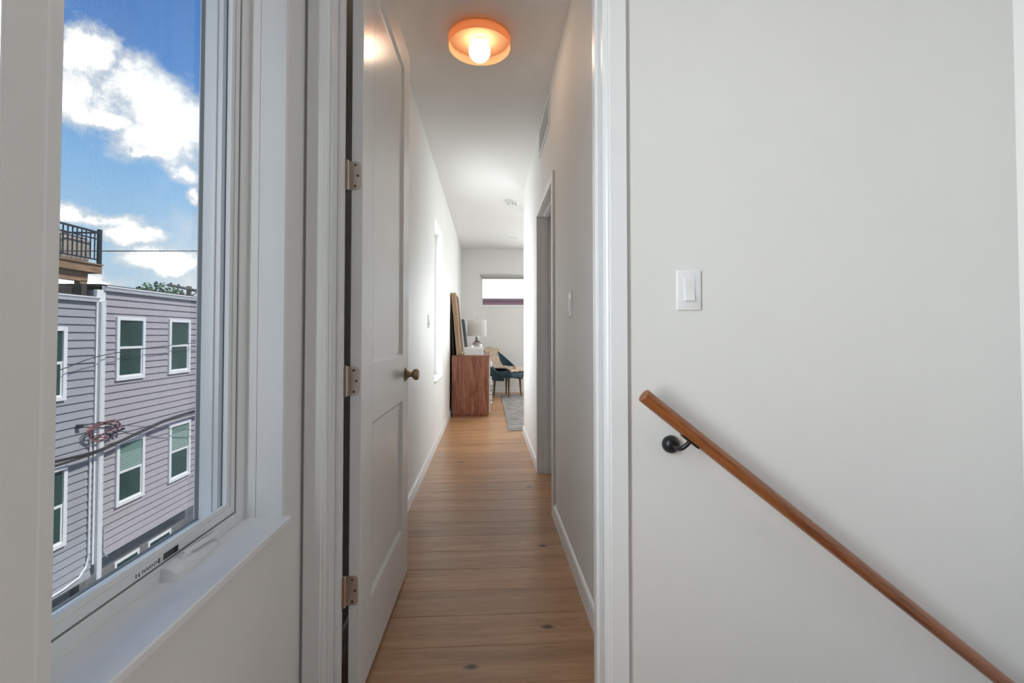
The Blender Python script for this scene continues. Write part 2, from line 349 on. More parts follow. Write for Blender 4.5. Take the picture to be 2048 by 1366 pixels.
# hinges
for zc in (.337, .975, 1.612, 2.25):
    h = MB(); y_ = dy0; r = .014; pts = []
    for cxx, czz, a0 in ((dx1 - .006 - r, zc + .0445 - r, 0), (dx1 - .006 - r, zc - .0445 + r, -90)):
        arc = [(cxx + r * math.cos(R(a0 + 90 - 18 * k)), czz + r * math.sin(R(a0 + 90 - 18 * k))) for k in range(6)]; pts += arc
    pts += [(HX + .004, zc - .0445), (HX + .004, zc + .0445)]
    h.prism(pts, 'y', y_ - .0022, y_ + .001)
    hg = h.build('hinge', M_nickel, dr)
    k = MB(); k.lathe([(0, -.0475), (.004, -.0475), (.0058, -.0455), (.0058, .0455), (.004, .0475), (0, .0475)], (HX, HY, zc), n=14)
    for zz in (-.0265, -.009, .009, .0265): k.lathe([(.0061, zz - .0008), (.0066, zz), (.0061, zz + .0008)], (HX, HY, zc), n=14)
    k.build('knuckle', M_nickel, hg, smooth=True)
    B('jamb_leaf', M_nickel, DL - .0005, DL + .002, YB - .03, YB + .006, zc - .0445, zc + .0445, parent=hg)
    for dx, dz in ((-.026, .033), (-.018, .0), (-.026, -.033)):
        k = MB().lathe([(.0042, 0), (.0042, .0012), (.0026, .0016), (.0012, .0004), (0, .0004)], (dx1 + dx + .003, y_ - .0022, zc + dz), axis=(0, -1, 0), n=12); k.build('screw', M_screw, hg, smooth=True)
# knob, both faces
for xf, s in ((dx1, 1), (dx0, -1)):
    kc = (xf, dy1 - .07, .935)
    k = MB().lathe([(0, -.001), (.0315, -.001), (.0315, .003), (.028, .005), (.019, .011), (.0135, .018), (.0115, .024), (.0115, .031), (.0105, .032)], kc, axis=(s, 0, 0), n=40)
    ro = k.build('rosette', M_brass, dr, smooth=True)
    k = MB().lathe([(.0105, .029), (.0135, .031), (.0135, .034), (.019, .036), (.0245, .041), (.0255, .045), (.0255, .055), (.0225, .0595), (.0195, .060), (.0175, .058), (0, .0575)], kc, axis=(s, 0, 0), n=40)
    k.build('knob', M_brass, ro, smooth=True)
B('latch_plate', M_brass, -.416, -.395, dy1 - .0005, dy1 + .001, .905, .965, parent=dr)
dr.rotation_euler = (0, 0, R(-1.05))

# ---------------- side doorway in the hall's right wall
tr = thing('trim_2', (XR, RY0, 0), 'white casing of the low doorway in the hall wall', kind='structure')
for y0, y1 in ((RY0 - .062, RY0 - .004), (RY1 + .004, RY1 + .062)): B('side_casing', M_trim, XR - .014, XR, y0, y1, 0, RZ + .062, bev=.003, parent=tr)
B('head_casing', M_trim, XR - .014, XR, RY0 - .004, RY1 + .004, RZ + .004, RZ + .062, bev=.003, parent=tr)
for y0, y1 in ((RY0 - .02, RY0), (RY1, RY1 + .02)): B('jamb', M_trim, XR - .001, XR + .121, y0, y1, 0, RZ, parent=tr)
B('head_jamb', M_trim, XR - .001, XR + .121, RY0 - .02, RY1 + .02, RZ, RZ + .02, parent=tr)
for y0, y1 in ((RY0, RY0 + .011), (RY1 - .011, RY1)): B('door_stop', M_trim, XR + .040, XR + .075, y0, y1, 0, RZ - .011, bev=.002, parent=tr)
B('head_stop', M_trim, XR + .040, XR + .075, RY0, RY1, RZ - .011, RZ, bev=.002, parent=tr)
d2 = thing('door_2', (XR + .12, RY0, 0), 'white door swung open into the added side room', kind='structure')
B('slab', M_door, XR + .135, XR + .135 + .82, RY0 - .045, RY0 - .01, .008, RZ - .004, bev=.002, parent=d2)
for yy, s__ in ((RY0 - .01, 1), (RY0 - .045, -1)): MB().lathe([(.03, 0), (.028, .005), (.012, .012), (.012, .03), (.025, .04), (.025, .055), (0, .06)], (XR + .885, yy, .95), axis=(0, s__, 0), n=24).build('knob', M_brass, d2, smooth=True)
# unseen side room and window, invented to let fill light into the hall
SRX, SY_A, SY_B = 2.1, 2.45, 5.0; SWN = (3.95, 4.95, .4, 2.35)
m = MB(); m.box(XR + .12, SRX + .15, SY_A - .1, SY_A, 0, ZC); m.box(XR + .12, SRX + .15, SY_B, SY_B + .1, 0, ZC)
m.box(SRX, SRX + .15, SY_A, SWN[0], 0, ZC); m.box(SRX, SRX + .15, SWN[1], SY_B, 0, ZC); m.box(SRX, SRX + .15, SWN[0], SWN[1], 0, SWN[2]); m.box(SRX, SRX + .15, SWN[0], SWN[1], SWN[3], ZC)
tag(m.build('wall_added_room', M_wall), kind='structure')
tag(B('floor_added_room', mat('pale_tile', (.55, .54, .52), .4), XR + .115, SRX, SY_A, SY_B, -.12, -.002), kind='structure')
w = thing('added_window_8', (XR2, -1.45, LW[2]), 'unseen wide window added beside the landing for fill daylight', kind='structure')  # landing window out of view, added only to brighten the left wall
MB().ring_x(XR2 + .03, XR2 + .10, *LW, .04, .04, .04, .04, .003).build('frame', M_vinyl, w); B('glass_pane', M_glass, XR2 + .06, XR2 + .065, LW[0] + .03, LW[1] - .03, LW[2] + .03, LW[3] - .03, parent=w)
w = thing('added_window_7', (SRX, 4.45, .4), 'unseen window added to the side room for fill daylight', kind='structure')
MB().ring_x(SRX + .03, SRX + .10, *SWN, .04, .04, .04, .04, .003).build('frame', M_vinyl, w); B('glass_pane', M_glass, SRX + .06, SRX + .065, SWN[0] + .03, SWN[1] - .03, SWN[2] + .03, SWN[3] - .03, parent=w)

# ================================================================== WINDOWS
def casement(name, Wd, label, screen=True, writing=False):
    y0, y1, z0, z1 = Wd; z0s = z0
    w = thing(name, (XL, (y0 + y1) / 2, z0), label, kind='structure')
    # extension jambs in two boards and the stool
    for a, b in ((XL - .062, XL + .0005), (-.602, XL - .0635)):
        B('jamb_board', M_trim, a, b, y1 - .002, y1 + .012, z0, z1, parent=w); B('jamb_board', M_trim, a, b, y0 - .012, y0 + .002, z0, z1, parent=w)
        B('head_board', M_trim, a, b, y0, y1, z1 - .002, z1 + .012, parent=w)
    st = [( -.602, z0 - .016), (XL + .012, z0 - .016), (XL + .018, z0 - .012), (XL + .018, z0), (XL + .015, z0 + .003), (-.602, z0 + .003)]
    MB().prism(st, 'y', y0 - .010, y1 + .010).build('sill_board', M_trim, w)
    # vinyl frame: shallow front lip, deeper channel behind
    f = MB().ring_x(-.612, -.600, y0 - .01, y1 + .01, z0 - .01, z1 + .01, .047, .047, .040, .047, .0015)
    f.ring_x(XO - .004, -.612, y0 - .01, y1 + .01, z0 - .01, z1 + .01, .040, .040, .022, .040)
    fr = f.build('frame', M_vinyl, w)
    g = MB().ring_x(-.610, -.603, y0 + .036, y1 - .036, z0 + .029, z1 - .036, .003, .003, .0035, .003); g.build('gasket', M_gasket, w)
    # screen frame with a stepped face
    f = MB().ring_x(-.615, -.606, y0 + .039, y1 - .039, z0 + .0325, z1 - .039, .030, .030, .028, .030, .0015)
    f.ring_x(-.612, -.6035, y0 + .039, y1 - .039, z0 + .0325, z1 - .039, .017, .017, .017, .017, .001)
    f.build('screen_frame', M_vinyl, w)
    # sash with rounded beads
    s_ = MB().ring_x(-.676, -.640, y0 + .029, y1 - .029, z0 + .012, z1 - .034, .017, .017, .006, .017, .002)
    s_.ring_x(-.682, -.651, y0 + .029, y1 - .029, z0 + .012, z1 - .034, .0225, .0225, .0105, .0225, .003)
    s_.build('sash', M_vinyl, w, smooth=40)
    g = MB().ring_x(-.642, -.638, y0 + .0275, y1 - .0275, z0 + .012, z1 - .034, .003, .003, .002, .003); g.build('gasket', M_gasket, w)
    g = MB().ring_x(-.688, -.680, y0 + .029, y1 - .029, z0 + .012, z1 - .034, .0235, .0235, .0115, .0235); g.build('glazing_seal', M_gasket, w)
    B('glass_pane', M_glass, -.692, -.688, y0 + .032, y1 - .032, z0 + .016, z1 - .036, parent=w)
    if screen:
        q = MB(); p = .0020; hw = .00011; a, b, c, d = y0 + .06, y1 - .06, z0 + .05, z1 - .06; x = -.611
        n = int((b - a) / p)
        for i in range(n): yy = a + i * p; q.quad((x, yy - hw, c), (x, yy + hw, c), (x, yy + hw, d), (x, yy - hw, d))
        n = int((d - c) / p)
        for i in range(n): zz = c + i * p; q.quad((x - .0001, a, zz - hw), (x - .0001, b, zz - hw), (x - .0001, b, zz + hw), (x - .0001, a, zz + hw))
        tag(q.build('insect_screen', mat('screen_wire', (.07, .075, .08), .6), w), kind='stuff')
    return w, fr
w1, fr1 = casement('window_1', WA, 'tall white crank window with insect screen beside the doorway')
casement('window_2', WB, 'tall white window next to the stair landing', screen=False)
casement('window_3', WC, 'tall bright window in the hall wall', screen=False)
# narrow post between the two stair-hall windows, stepped edge
pr = [(XL, WB[1]), (XL + .001, WB[1] + .001), (XL + .001, .553), (XL - .004, .556), (XL - .006, .560), (XL - .007, .576), (XL - .011, .579), (XL - .020, .580), (XL - .020, .597), (XL - .085, .597), (XL - .085, WB[1])]
tag(MB().prism(pr, 'z', WA[2] + .003, WA[3]).build('trim_3', M_wall), 'narrow grey post between the two tall windows', kind='structure')

# crank cover and folding handle on window_1
m = MB(); secs = []
for yy, h, dp in ((.886, .004, .020), (.890, .022, .027), (.905, .028, .031), (.930, .026, .031), (.960, .022, .029), (1.000, .019, .027), (1.036, .013, .024), (1.044, .003, .018)):
    n = 8; secs.append([m.bm.verts.new((-.6005 + dp * math.sin(math.pi / 2 * k / n), yy, WA[2] + .003 + h * math.cos(math.pi / 2 * k / n) ** .6)) for k in range(n + 1)] + [m.bm.verts.new((-.6005, yy, WA[2] + .002))])
for a, b in zip(secs, secs[1:]):
    for k in range(len(a)): m.bm.faces.new((a[k], a[(k + 1) % len(a)], b[(k + 1) % len(a)], b[k]))
m.bm.faces.new(secs[0]); m.bm.faces.new(secs[-1][::-1])
crk = m.build('crank_cover', M_vinyl, w1, smooth=50)
m = MB(); m.tube([(-.590, .935, .6925), (-.587, .965, .692), (-.586, 1.0, .690), (-.587, 1.03, .687), (-.590, 1.052, .690)], [.005, .006, .0055, .006, .004], 10)
m.box(-.596, -.583, .925, .952, .684, .694, .003)
m.build('crank_handle', M_vinyl, w1, smooth=50)

# printed labels on the frame's sloped stop
M_ink = mat('label_ink', (.015, .015, .015), .6); M_label = mat('label_white', (.85, .85, .85), .4)
def slope_pt(y, t): return Vector((-.6032, y, WA[2] + .034 + .0165 * t))
def text_on_slope(body, y, t, size, m, name, parent):
    cu = bpy.data.curves.new('t', 'FONT'); cu.body = body; cu.size = size; ob = bpy.data.objects.new('t', cu); C.objects.link(ob)
    me = bpy.data.meshes.new_from_object(ob.evaluated_get(bpy.context.evaluated_depsgraph_get())); bpy.data.objects.remove(ob)
    b = MB(); b.bm.from_mesh(me)
    up_ = (slope_pt(0, 1) - slope_pt(0, 0)).normalized(); o0 = slope_pt(y, t)
    for v in b.bm.verts: v.co = o0 + Vector((0, 1, 0)) * v.co.x + up_ * v.co.y + Vector((.0003, 0, 0))
    return b.build(name, m, parent)
def slope_box(y0, y1, t0, t1, name, m, parent, lift=0):
    q = MB(); d = Vector((lift, 0, 0)); P = [slope_pt(y0, t0) + d, slope_pt(y1, t0) + d, slope_pt(y1, t1) + d, slope_pt(y0, t1) + d]; e = Vector((-.0008, 0, 0))
    T = [q.bm.verts.new(p) for p in P]; U = [q.bm.verts.new(p + e) for p in P]
    q.bm.faces.new(T); q.bm.faces.new(U[::-1])
    for k in range(4): q.bm.faces.new((T[k], T[(k + 1) % 4], U[(k + 1) % 4], U[k]))
    return q.build(name, m, parent)
lb = slope_box(.826, .900, .06, .78, 'warning_label', M_label, w1)
text_on_slope('WARNING', .845, .2, .0105, M_ink, 'lettering', lb)
q = MB(); o0 = slope_pt(.838, .2) + Vector((.0003, 0, 0)); u_ = (slope_pt(0, 1) - slope_pt(0, 0)).normalized()
q.quad(o0, o0 + Vector((0, .004, 0)), o0 + Vector((0, .002, 0)) + u_ * .0085, o0 + Vector((0, .0019, 0)) + u_ * .0085); o1 = o0 + Vector((0, -.006, 0))
q.quad(o1, o1 + Vector((0, .002, 0)), o1 + Vector((0, .0026, 0)) + u_ * .005, o1 + Vector((0, .0005, 0)) + u_ * .0095)
q.build('hazard_symbols', M_ink, lb)
slope_box(.8875, .8895, .12, .74, 'label_bar', M_ink, lb, .0003)
lb2 = slope_box(.900, .942, .06, .80, 'printed_label', M_ink, w1)
for k in range(3): text_on_slope('---- ---- --- ----', .9015, .56 - .22 * k, .0045, M_label, 'lettering', lb2)

# far bedroom window with roller shade, second bedroom window, and an unseen back window added for fill
def fixed_y(name, Wd, yin, s, label, mull=False):
    x0, x1, z0, z1 = Wd; w = thing(name, ((x0 + x1) / 2, yin, z0), label, kind='structure')
    ya, yb = sorted((yin + s * .02, yin + s * .09)); m = MB()
    for a in ((x0, x0 + .028, z0, z1), (x1 - .028, x1, z0, z1), (x0 + .028, x1 - .028, z0, z0 + .028), (x0 + .028, x1 - .028, z1 - .028, z1)): m.box(a[0], a[1], ya, yb, a[2], a[3], .003)
    m.build('frame', M_vinyl, w)
    ya, yb = sorted((yin + s * .055, yin + s * .060)); B('glass_pane', M_glass, x0 + .02, x1 - .02, ya, yb, z0 + .02, z1 - .02, parent=w)
    ya, yb = sorted((yin - s * .012, yin + s * .03)); B('sill_board', M_trim, x0 - .012, x1 + .012, ya, yb, z0 - .018, z0 + .003, bev=.003, parent=w)
    return w
fixed_y('window_4', FW, YFAR, 1, 'wide high bedroom window facing a red brick building')
fixed_y('window_5', FW2, YFAR, 1, 'large bedroom window round the corner of the hall')
fixed_y('added_window_6', BW, YBK, -1, 'unseen large window added behind the stair landing for fill daylight')
sh = thing('roller_shade', (FW[0] + .1, YFAR - .03, FW[3] - .09), 'rolled-up pale grey roller shade above the high bedroom window', 'roller shade')
M_shade = mat('shade_cloth', (.50, .49, .47), .8, bump=.2, bscale=300)
MB().tube([(FW[0] + .01, YFAR - .028, FW[3] - .028), (FW[1] - .01, YFAR - .028, FW[3] - .028)], .026, 20).build('roll', M_shade, sh, smooth=True)
B('hem', M_shade, FW[0] + .02, FW[1] - .02, YFAR - .006, YFAR - .002, FW[3] - .085, FW[3] - .03, parent=sh)
for x in (FW[0] - .002, FW[1] - .006): B('end_bracket', mat('bracket_grey', (.30, .29, .27), .5), x, x + .010, YFAR - .056, YFAR, FW[3] - .055, FW[3] + .002, bev=.002, parent=sh)

# ================================================================== FITTINGS ON WALLS AND CEILING
def switch(loc, axis, label, label_wavy=False):
    """rocker switch; axis is the outward normal"""
    t = thing('light_switch', loc, label, 'light switch')
    x, y, z = loc; n = Vector(axis)
    def bx(name, hw, z0, z1, d0, d1, bev, par, m=M_plate):
        if n.y: ya, yb = sorted((y + n.y * d0, y + n.y * d1)); return B(name, m, x - hw, x + hw, ya, yb, z + z0, z + z1, bev=bev, parent=par, smooth=40)
        xa, xb = sorted((x + n.x * d0, x + n.x * d1)); return B(name, m, xa, xb, y - hw, y + hw, z + z0, z + z1, bev=bev, parent=par, smooth=40)
    bx('wall_plate', .0355, -.0585, .0585, -.001, .0065, .0028, t)
    r = bx('rocker_frame', .0175, -.0345, .0345, .005, .0078, .001, t)
    hw, h0 = .0138, .0315
    if n.y:
        m = MB().prism([(y + n.y * .006, z - h0), (y + n.y * .0135, z - h0), (y + n.y * .0095, z), (y + n.y * .0085, z + h0), (y + n.y * .006, z + h0)], 'x', x - hw, x + hw)
    else:
        m = MB().prism([(x + n.x * .006, z - h0), (x + n.x * .0135, z - h0), (x + n.x * .0095, z), (x + n.x * .0085, z + h0), (x + n.x * .006, z + h0)], 'y', y - hw, y + hw)
    m.build('rocker', M_plate, t)
switch((.585, YF, 1.248), (0, -1, 0), 'white rocker light switch above the wooden handrail')
switch((XR, 2.243, 1.265), (-1, 0, 0), 'white light switch on the hall wall before the low doorway')
switch((XL, 4.013, 1.23), (1, 0, 0), 'white light switch on the outer hall wall beside the bright window')

# handrail on its bracket
A = Vector((.425, 1.238, .953)); Bv = Vector((1.456, 1.238, .137)); dv = (Bv - A).normalized(); Bv = A + dv * ((XW - .425) / dv.x)
hr = thing('handrail', A, 'round varnished oak handrail sloping down along the stair wall', 'handrail')
rr = .0195; L = (Bv - A).length
m = MB(); m.lathe([(0, 0), (rr - .002, 0), (rr, .002)] + [(rr, .002 + (L - .002) * k / 12) for k in range(1, 13)] + [(0, L)], (0, 0, 0), axis=(1, 0, 0), n=36)
rl = m.build('rail', M_rail, hr, origin=(0, 0, 0), smooth=True); rl.location = (0, 0, 0); rl.rotation_euler = (0, math.atan2(-dv.z, dv.x), 0)
t_ = .180; P = A + dv * t_; nrm = Vector((dv.z, 0, -dv.x)); nrm = nrm if nrm.z < 0 else -nrm
rc = Vector((.527, YF, .803))
m = MB().lathe([(0, -.001), (.024, -.001), (.0255, .004), (.0245, .013), (.020, .021), (.013, .026), (0, .028)], rc, axis=(0, -1, 0), n=32); m.build('wall_rosette', M_black, hr, smooth=True)
e0 = rc + Vector((0, -.024, 0)); e3 = P + nrm * (rr + .003)
pts = []
for k in range(11):
    u = k / 10; c1 = e0 + Vector((0, -.03, 0)); c2 = e3 + nrm * .035 + Vector((-.005, 0, 0))
    pts.append(e0 * (1 - u) ** 3 + c1 * 3 * u * (1 - u) ** 2 + c2 * 3 * u * u * (1 - u) + e3 * u ** 3)
MB().tube(pts, .0062, 14).build('bracket_arm', M_black, hr, smooth=True)
m = MB().box(-.028, .028, -.010, .010, -.002, .002, .001); sd = m.build('saddle', M_black, hr, origin=(0, 0, 0)); sd.location = P + nrm * (rr + .001) - A; sd.rotation_euler = (0, math.atan2(-dv.z, dv.x), 0)
m = MB().lathe([(.0045, 0), (.004, .002), (0, .0025)], rc + Vector((.002, -.0265, .004)), axis=(0, -1, 0), n=12); m.build('set_screw', M_screw, hr, smooth=True)

# flush ceiling light
def translucent(name, col, emis=None):
    m = bpy.data.materials.new(name); m.use_nodes = True; t = m.node_tree; t.nodes.clear(); o = nd('ShaderNodeOutputMaterial', t)
    a = nd('ShaderNodeBsdfDiffuse', t); b = nd('ShaderNodeBsdfTranslucent', t); mx = nd('ShaderNodeMixShader', t); mx.inputs[0].default_value = .55
    a.inputs[0].default_value = (*col, 1); b.inputs[0].default_value = (*col, 1); t.links.new(a.outputs[0], mx.inputs[1]); t.links.new(b.outputs[0], mx.inputs[2]); t.links.new(mx.outputs[0], o.inputs[0]); return m
M_drum = translucent('peach_shade', (.74, .46, .29))
LC = Vector((-.045, 2.495, 0)); LR = .170
cl = thing('ceiling_light', (LC.x, LC.y, ZC), 'peach drum ceiling light with a bare glowing globe bulb', 'ceiling light')
MB().lathe([(LR, 2.690), (LR - .002, 2.688), (LR - .004, 2.690), (LR - .004, 2.738), (LR - .002, 2.740), (LR, 2.738)], LC, n=72, closed=True).build('drum_shade', M_drum, cl, smooth=50)
MB().lathe([(0, 2.734), (LR - .003, 2.734), (LR - .003, 2.737), (0, 2.737)], LC, n=72).build('back_plate', translucent('peach_acrylic', (.75, .48, .29)), cl, smooth=50)
MB().lathe([(.05, 2.736), (.05, ZC)], LC, n=32).build('canopy', mat('peach_enamel', (.9, .62, .42)), cl)
MB().lathe([(0, 2.742), (.030, 2.742), (.030, 2.737), (.026, 2.735), (.026, 2.722), (.0275, 2.720), (.0275, 2.712), (.022, 2.710), (0, 2.710)], LC, n=32).build('socket', M_nickel, cl, smooth=40)
prof = [(0, 2.612)] + [(.059 * math.sin(R(a)), 2.671 - .059 * math.cos(R(a))) for a in range(8, 152, 8)] + [(.024, 2.726), (.021, 2.735)]
M_bulb = mat('glowing_globe', (.95, .9, .82), .4, emis=(1.0, .77, .56, 19.0))
MB().lathe(prof, LC, n=40).build('globe_bulb', M_bulb, cl, smooth='all')

# return-air grille high on the hall wall
gy0, gy1, gz0, gz1 = 2.99, 3.58, 2.50, 2.735
gr = thing('air_vent', (XR, (gy0 + gy1) / 2, gz0), 'white louvred air vent high on the hall wall under the ceiling', 'air vent')
M_vent = mat('vent_enamel', (.78, .77, .76), .4)
m = MB().ring_x(XR - .008, XR, gy0, gy1, gz0, gz1, .028, .028, .028, .028, .002); m.build('frame', M_vent, gr)
B('duct_back', mat('vent_dark', (.10, .09, .085), .9), XR - .002, XR + .001, gy0 + .028, gy1 - .028, gz0 + .028, gz1 - .028, parent=gr)
n = 14
for k in range(n):
    z = gz0 + .034 + (gz1 - gz0 - .068) * k / (n - 1)
    MB().prism([(XR - .002, z + .004), (XR - .0035, z + .005), (XR - .0085, z - .005), (XR - .007, z - .006)], 'y', gy0 + .028, gy1 - .028).build('louvre', M_vent, gr)
for yy in (gy0 + .014, (gy0 + gy1) / 2, gy1 - .014):
    for zz in (gz0 + .014, gz1 - .014): MB().lathe([(.0045, 0), (.004, .0012), (0, .0014)], (XR - .008, yy, zz), axis=(-1, 0, 0), n=10).build('screw', M_screw, gr)

# smoke alarm and recessed lights beyond the hall
sa = thing('smoke_alarm', (.304, 5.70, ZC), 'round white smoke alarm on the ceiling where the hall opens', 'smoke alarm')
M_alarm = mat('alarm_plastic', (.80, .80, .79), .4)
MB().lathe([(0, 0), (.078, 0), (.078, .008), (.070, .012), (0, .012)], (.304, 5.70, ZC), axis=(0, 0, -1), n=36).build('base', M_alarm, sa, smooth=35)
MB().lathe([(.056, .011), (.056, .038), (.052, .045), (.040, .048), (0, .048)], (.304, 5.70, ZC), axis=(0, 0, -1), n=36).build('cover', M_alarm, sa, smooth=35)
for k in range(8):
    a = k * math.pi / 4; MB().box(-.004, .004, -.002, .002, 0, .022).build('slot', M_gasket, sa, origin=(0, 0, 0)).location = (.0555 * math.cos(a), .0555 * math.sin(a), -.036)
M_led = mat('downlight_lens', (.85, .85, .85), .5)
for (x, y), lab in (((.401, 5.95), 'round recessed ceiling light beside the smoke alarm'), ((.442, 7.815), 'round recessed ceiling light towards the high bedroom window')):
    t = thing('recessed_light', (x, y, ZC), lab, 'ceiling light', 'recessed bedroom lights')
    MB().lathe([(.058, .001), (.058, .004), (.062, .006), (.082, .004), (.084, 0)], (x, y, ZC), axis=(0, 0, -1), n=36).build('trim_ring', M_trim, t, smooth=40)
    MB().lathe([(0, .002), (.058, .002), (.058, 0)], (x, y, ZC), axis=(0, 0, -1), n=36).build('lens', M_led, t)

# ================================================================== BEDROOM FURNITURE
dx, dX, dy, dY, dz = -.482, .020, 6.26, 7.52, .826
ds = thing('dresser', ((dx + dX) / 2, (dy + dY) / 2, 0), 'walnut veneer dresser standing against the outer wall past the hall', 'dresser')
B('side_panel', M_walnut, dx, dX, dy, dy + .02, .035, dz - .018, bev=.001, seg=1, parent=ds); B('side_panel', M_walnut, dx, dX, dY - .02, dY, .035, dz - .018, bev=.001, seg=1, parent=ds)
B('top', M_walnut, dx, dX + .016, dy - .004, dY + .004, dz - .018, dz, bev=.002, parent=ds)
B('back_panel', M_walnut, dx, dx + .008, dy + .02, dY - .02, .035, dz - .018, parent=ds)
B('plinth', M_walnut, dx + .012, dX - .02, dy + .012, dY - .012, 0, .035, parent=ds)
B('carcass', M_walnut, dx + .008, dX - .004, dy + .02, dY - .02, .035, dz - .018, parent=ds)
M_front = mat('drawer_gloss', (.70, .69, .68), .25); M_pull = mat('white_pull', (.85, .85, .86), .2)
for r_ in range(3):
    for c_ in range(2):
        z0 = .05 + r_ * .252; y0 = dy + .006 + c_ * (dY - dy - .012) / 2
        fr = B('drawer', M_front, dX - .002, dX + .016, y0 + .003, y0 + (dY - dy - .012) / 2 - .003, z0, z0 + .246, bev=.002, parent=ds)
        for yy in (y0 + .12, y0 + .5):
            MB().lathe([(.008, 0), (.008, .012), (.017, .016), (.018, .024), (.012, .029), (0, .030)], (dX + .016, yy, z0 + .123), axis=(1, 0, 0), n=18).build('knob', M_pull, fr, smooth=True)
# leaning pictures: oak box frame, dark canvas behind, grey canvas beyond
def leaning(name, y0, y1, xb, xt, zb, h, th, label, cat):
    """root at the bottom edge; local box leans towards -x"""
    t = thing(name, (xb, (y0 + y1) / 2, zb), label, cat); t['_a'] = math.atan2(xb - xt, h); return t
def lean_finish(t): a = t['_a']; del t['_a']; t.rotation_euler = (0, -a, 0)
zt = dz
t = leaning('picture_frame', 6.36, 7.0, -.425, -.503, zt, .86, .06, 'unfinished oak box frame leaning against the wall on the dresser', 'picture frame')
x, y, z = t.location
for a in ((6.36, 6.39, 0, .862), (6.97, 7.0, 0, .862), (6.39, 6.97, 0, .03), (6.39, 6.97, .832, .862)):
    B('frame_bar', M_frameoak, x, x + .062, a[0], a[1], z + a[2], z + a[3], bev=.001, seg=1, parent=t)
B('backing', mat('kraft_backing', (.24, .15, .09), .8, var=.08), x + .040, x + .046, 6.39, 6.97, z + .03, z + .832, parent=t); lean_finish(t)
t = leaning('canvas', 6.31, 6.9, -.466, -.506, zt, .60, .012, 'dark green canvas leaning behind the oak box frame', 'canvas')
x, y, z = t.location; M_dk = mat('dark_canvas', (.012, .022, .022), .7, var=.2, vscale=6, bump=.2, bscale=400)
B('panel', M_dk, x, x + .012, 6.31, 6.9, z, z + .60, bev=.001, seg=1, parent=t); lean_finish(t)
t = leaning('canvas', 7.04, 7.36, -.335, -.40, zt, .52, .03, 'small slate grey canvas leaning beside the lamp on the dresser', 'canvas')
x, y, z = t.location; B('panel', mat('grey_canvas', (.13, .14, .165), .75, var=.12, vscale=9, bump=.2, bscale=400), x, x + .036, 7.04, 7.36, z, z + .52, bev=.002, parent=t)
lean_finish(t)
# table lamp
lc = Vector((-.165, 7.22, zt)); tl = thing('table_lamp', lc, 'glass table lamp with a white drum shade on the dresser', 'table lamp')
M_lglass = mat('clear_glass', (.86, .90, .92), .03, trans=.92); M_linen = translucent('linen_shade', (.92, .91, .89)); M_chrome = mat('chrome', (.55, .55, .55), .18, metal=1)
MB().lathe([(0, 0), (.066, 0), (.068, .006), (.074, .05), (.080, .10), (.078, .135), (.060, .165), (.034, .182), (.024, .20), (.022, .235), (0, .238)], lc, n=40).build('glass_base', M_lglass, tl, smooth='all')
MB().lathe([(0, .232), (.024, .232), (.024, .247), (.010, .252), (.010, .30), (0, .30)], lc, n=20).build('neck', M_chrome, tl, smooth=40)
MB().lathe([(.148, .335 - .075), (.150, .335 - .075), (.144, .515), (.142, .515)], lc, n=48, closed=True).build('lamp_shade', M_linen, tl, smooth=40)
MB().tube([lc + Vector((0, 0, .30)), lc + Vector((0, 0, .528))], .003, 8).lathe([(0, .526), (.009, .528), (.011, .536), (.006, .545), (0, .547)], lc, n=14).build('finial', M_chrome, tl, smooth=40)
for k in range(3):
    a = k * 2.094; MB().tube([lc + Vector((0, 0, .51)), lc + Vector((.142 * math.cos(a), .142 * math.sin(a), .508))], .002, 6).build('spider_arm', M_chrome, tl)
# white box
wb = thing('storage_box', (-.2, 6.52, zt), 'low white storage box with lid on the dresser top', 'box')
M_box = mat('white_card', (.86, .85, .85), .5)
B('body', M_box, -.318, -.058, 6.40, 6.62, zt, zt + .072, bev=.003, parent=wb); B('lid', M_box, -.322, -.054, 6.396, 6.624, zt + .070, zt + .106, bev=.003, parent=wb)

# rug
M_rug = mat('rug_pile', (.27, .245, .235), .95, var=.45, vscale=7, stretch=(1, 1.6, 1), bump=.5, bscale=220)
rg = tag(B('area_rug', M_rug, .245, 2.6, 5.33, 8.45, 0, .010, bev=.003), 'distressed grey patterned area rug under the teal chair', 'rug')

# teal chair with a tan throw
ch = thing('accent_chair', (.36, 8.28, .010), 'teal velvet accent chair on splayed wooden legs', 'chair')
M_teal = mat('teal_velvet', (.006, .040, .062), .75, var=.3, vscale=5, bump=.15, bscale=300)
M_teal.node_tree.nodes['Principled BSDF'].inputs['Sheen Weight'].default_value = .25
M_leg = wood_mat('leg_walnut', (.06, .028, .012), (.11, .055, .024), (.17, .09, .04), (10, 10, 1), 2, .4, 0)
c = ORG[ch]
m = MB(); m.box(c.x - .27, c.x + .29, c.y - .27, c.y + .27, .335, .455, .055, 5)
for v in m.bm.verts:
    u = (v.co.x - c.x); w_ = (v.co.y - c.y)
    if v.co.z > .40: v.co.z += .03 * max(0, 1 - (u * u + w_ * w_) / .09)
    v.co.z += .02 * (u / .28)
m.build('seat', M_teal, ch, smooth='all')
m = MB(); NA, NH = 36, 8; rows = []
for j in range(NH + 1):
    row = []
    for i in range(NA + 1):
        ph = R(-118 + 236 * i / NA); s_ = max(0, math.cos(ph * .72)); top = .40 + .44 * s_ ** 2.2; z = .30 + (top - .30) * j / NH
        lean = .11 * (j / NH) ** 1.3 * s_; rx, ry = .30 + lean, .295 + .03 * (j / NH)
        row.append((c.x - rx * math.cos(ph), c.y + ry * math.sin(ph), z))
    rows.append(row)
T = .035
def inn(p): d = Vector((c.x - p[0], c.y - p[1], 0)); d = d.normalized() * T if d.length else d; return (p[0] + d.x, p[1] + d.y, p[2])
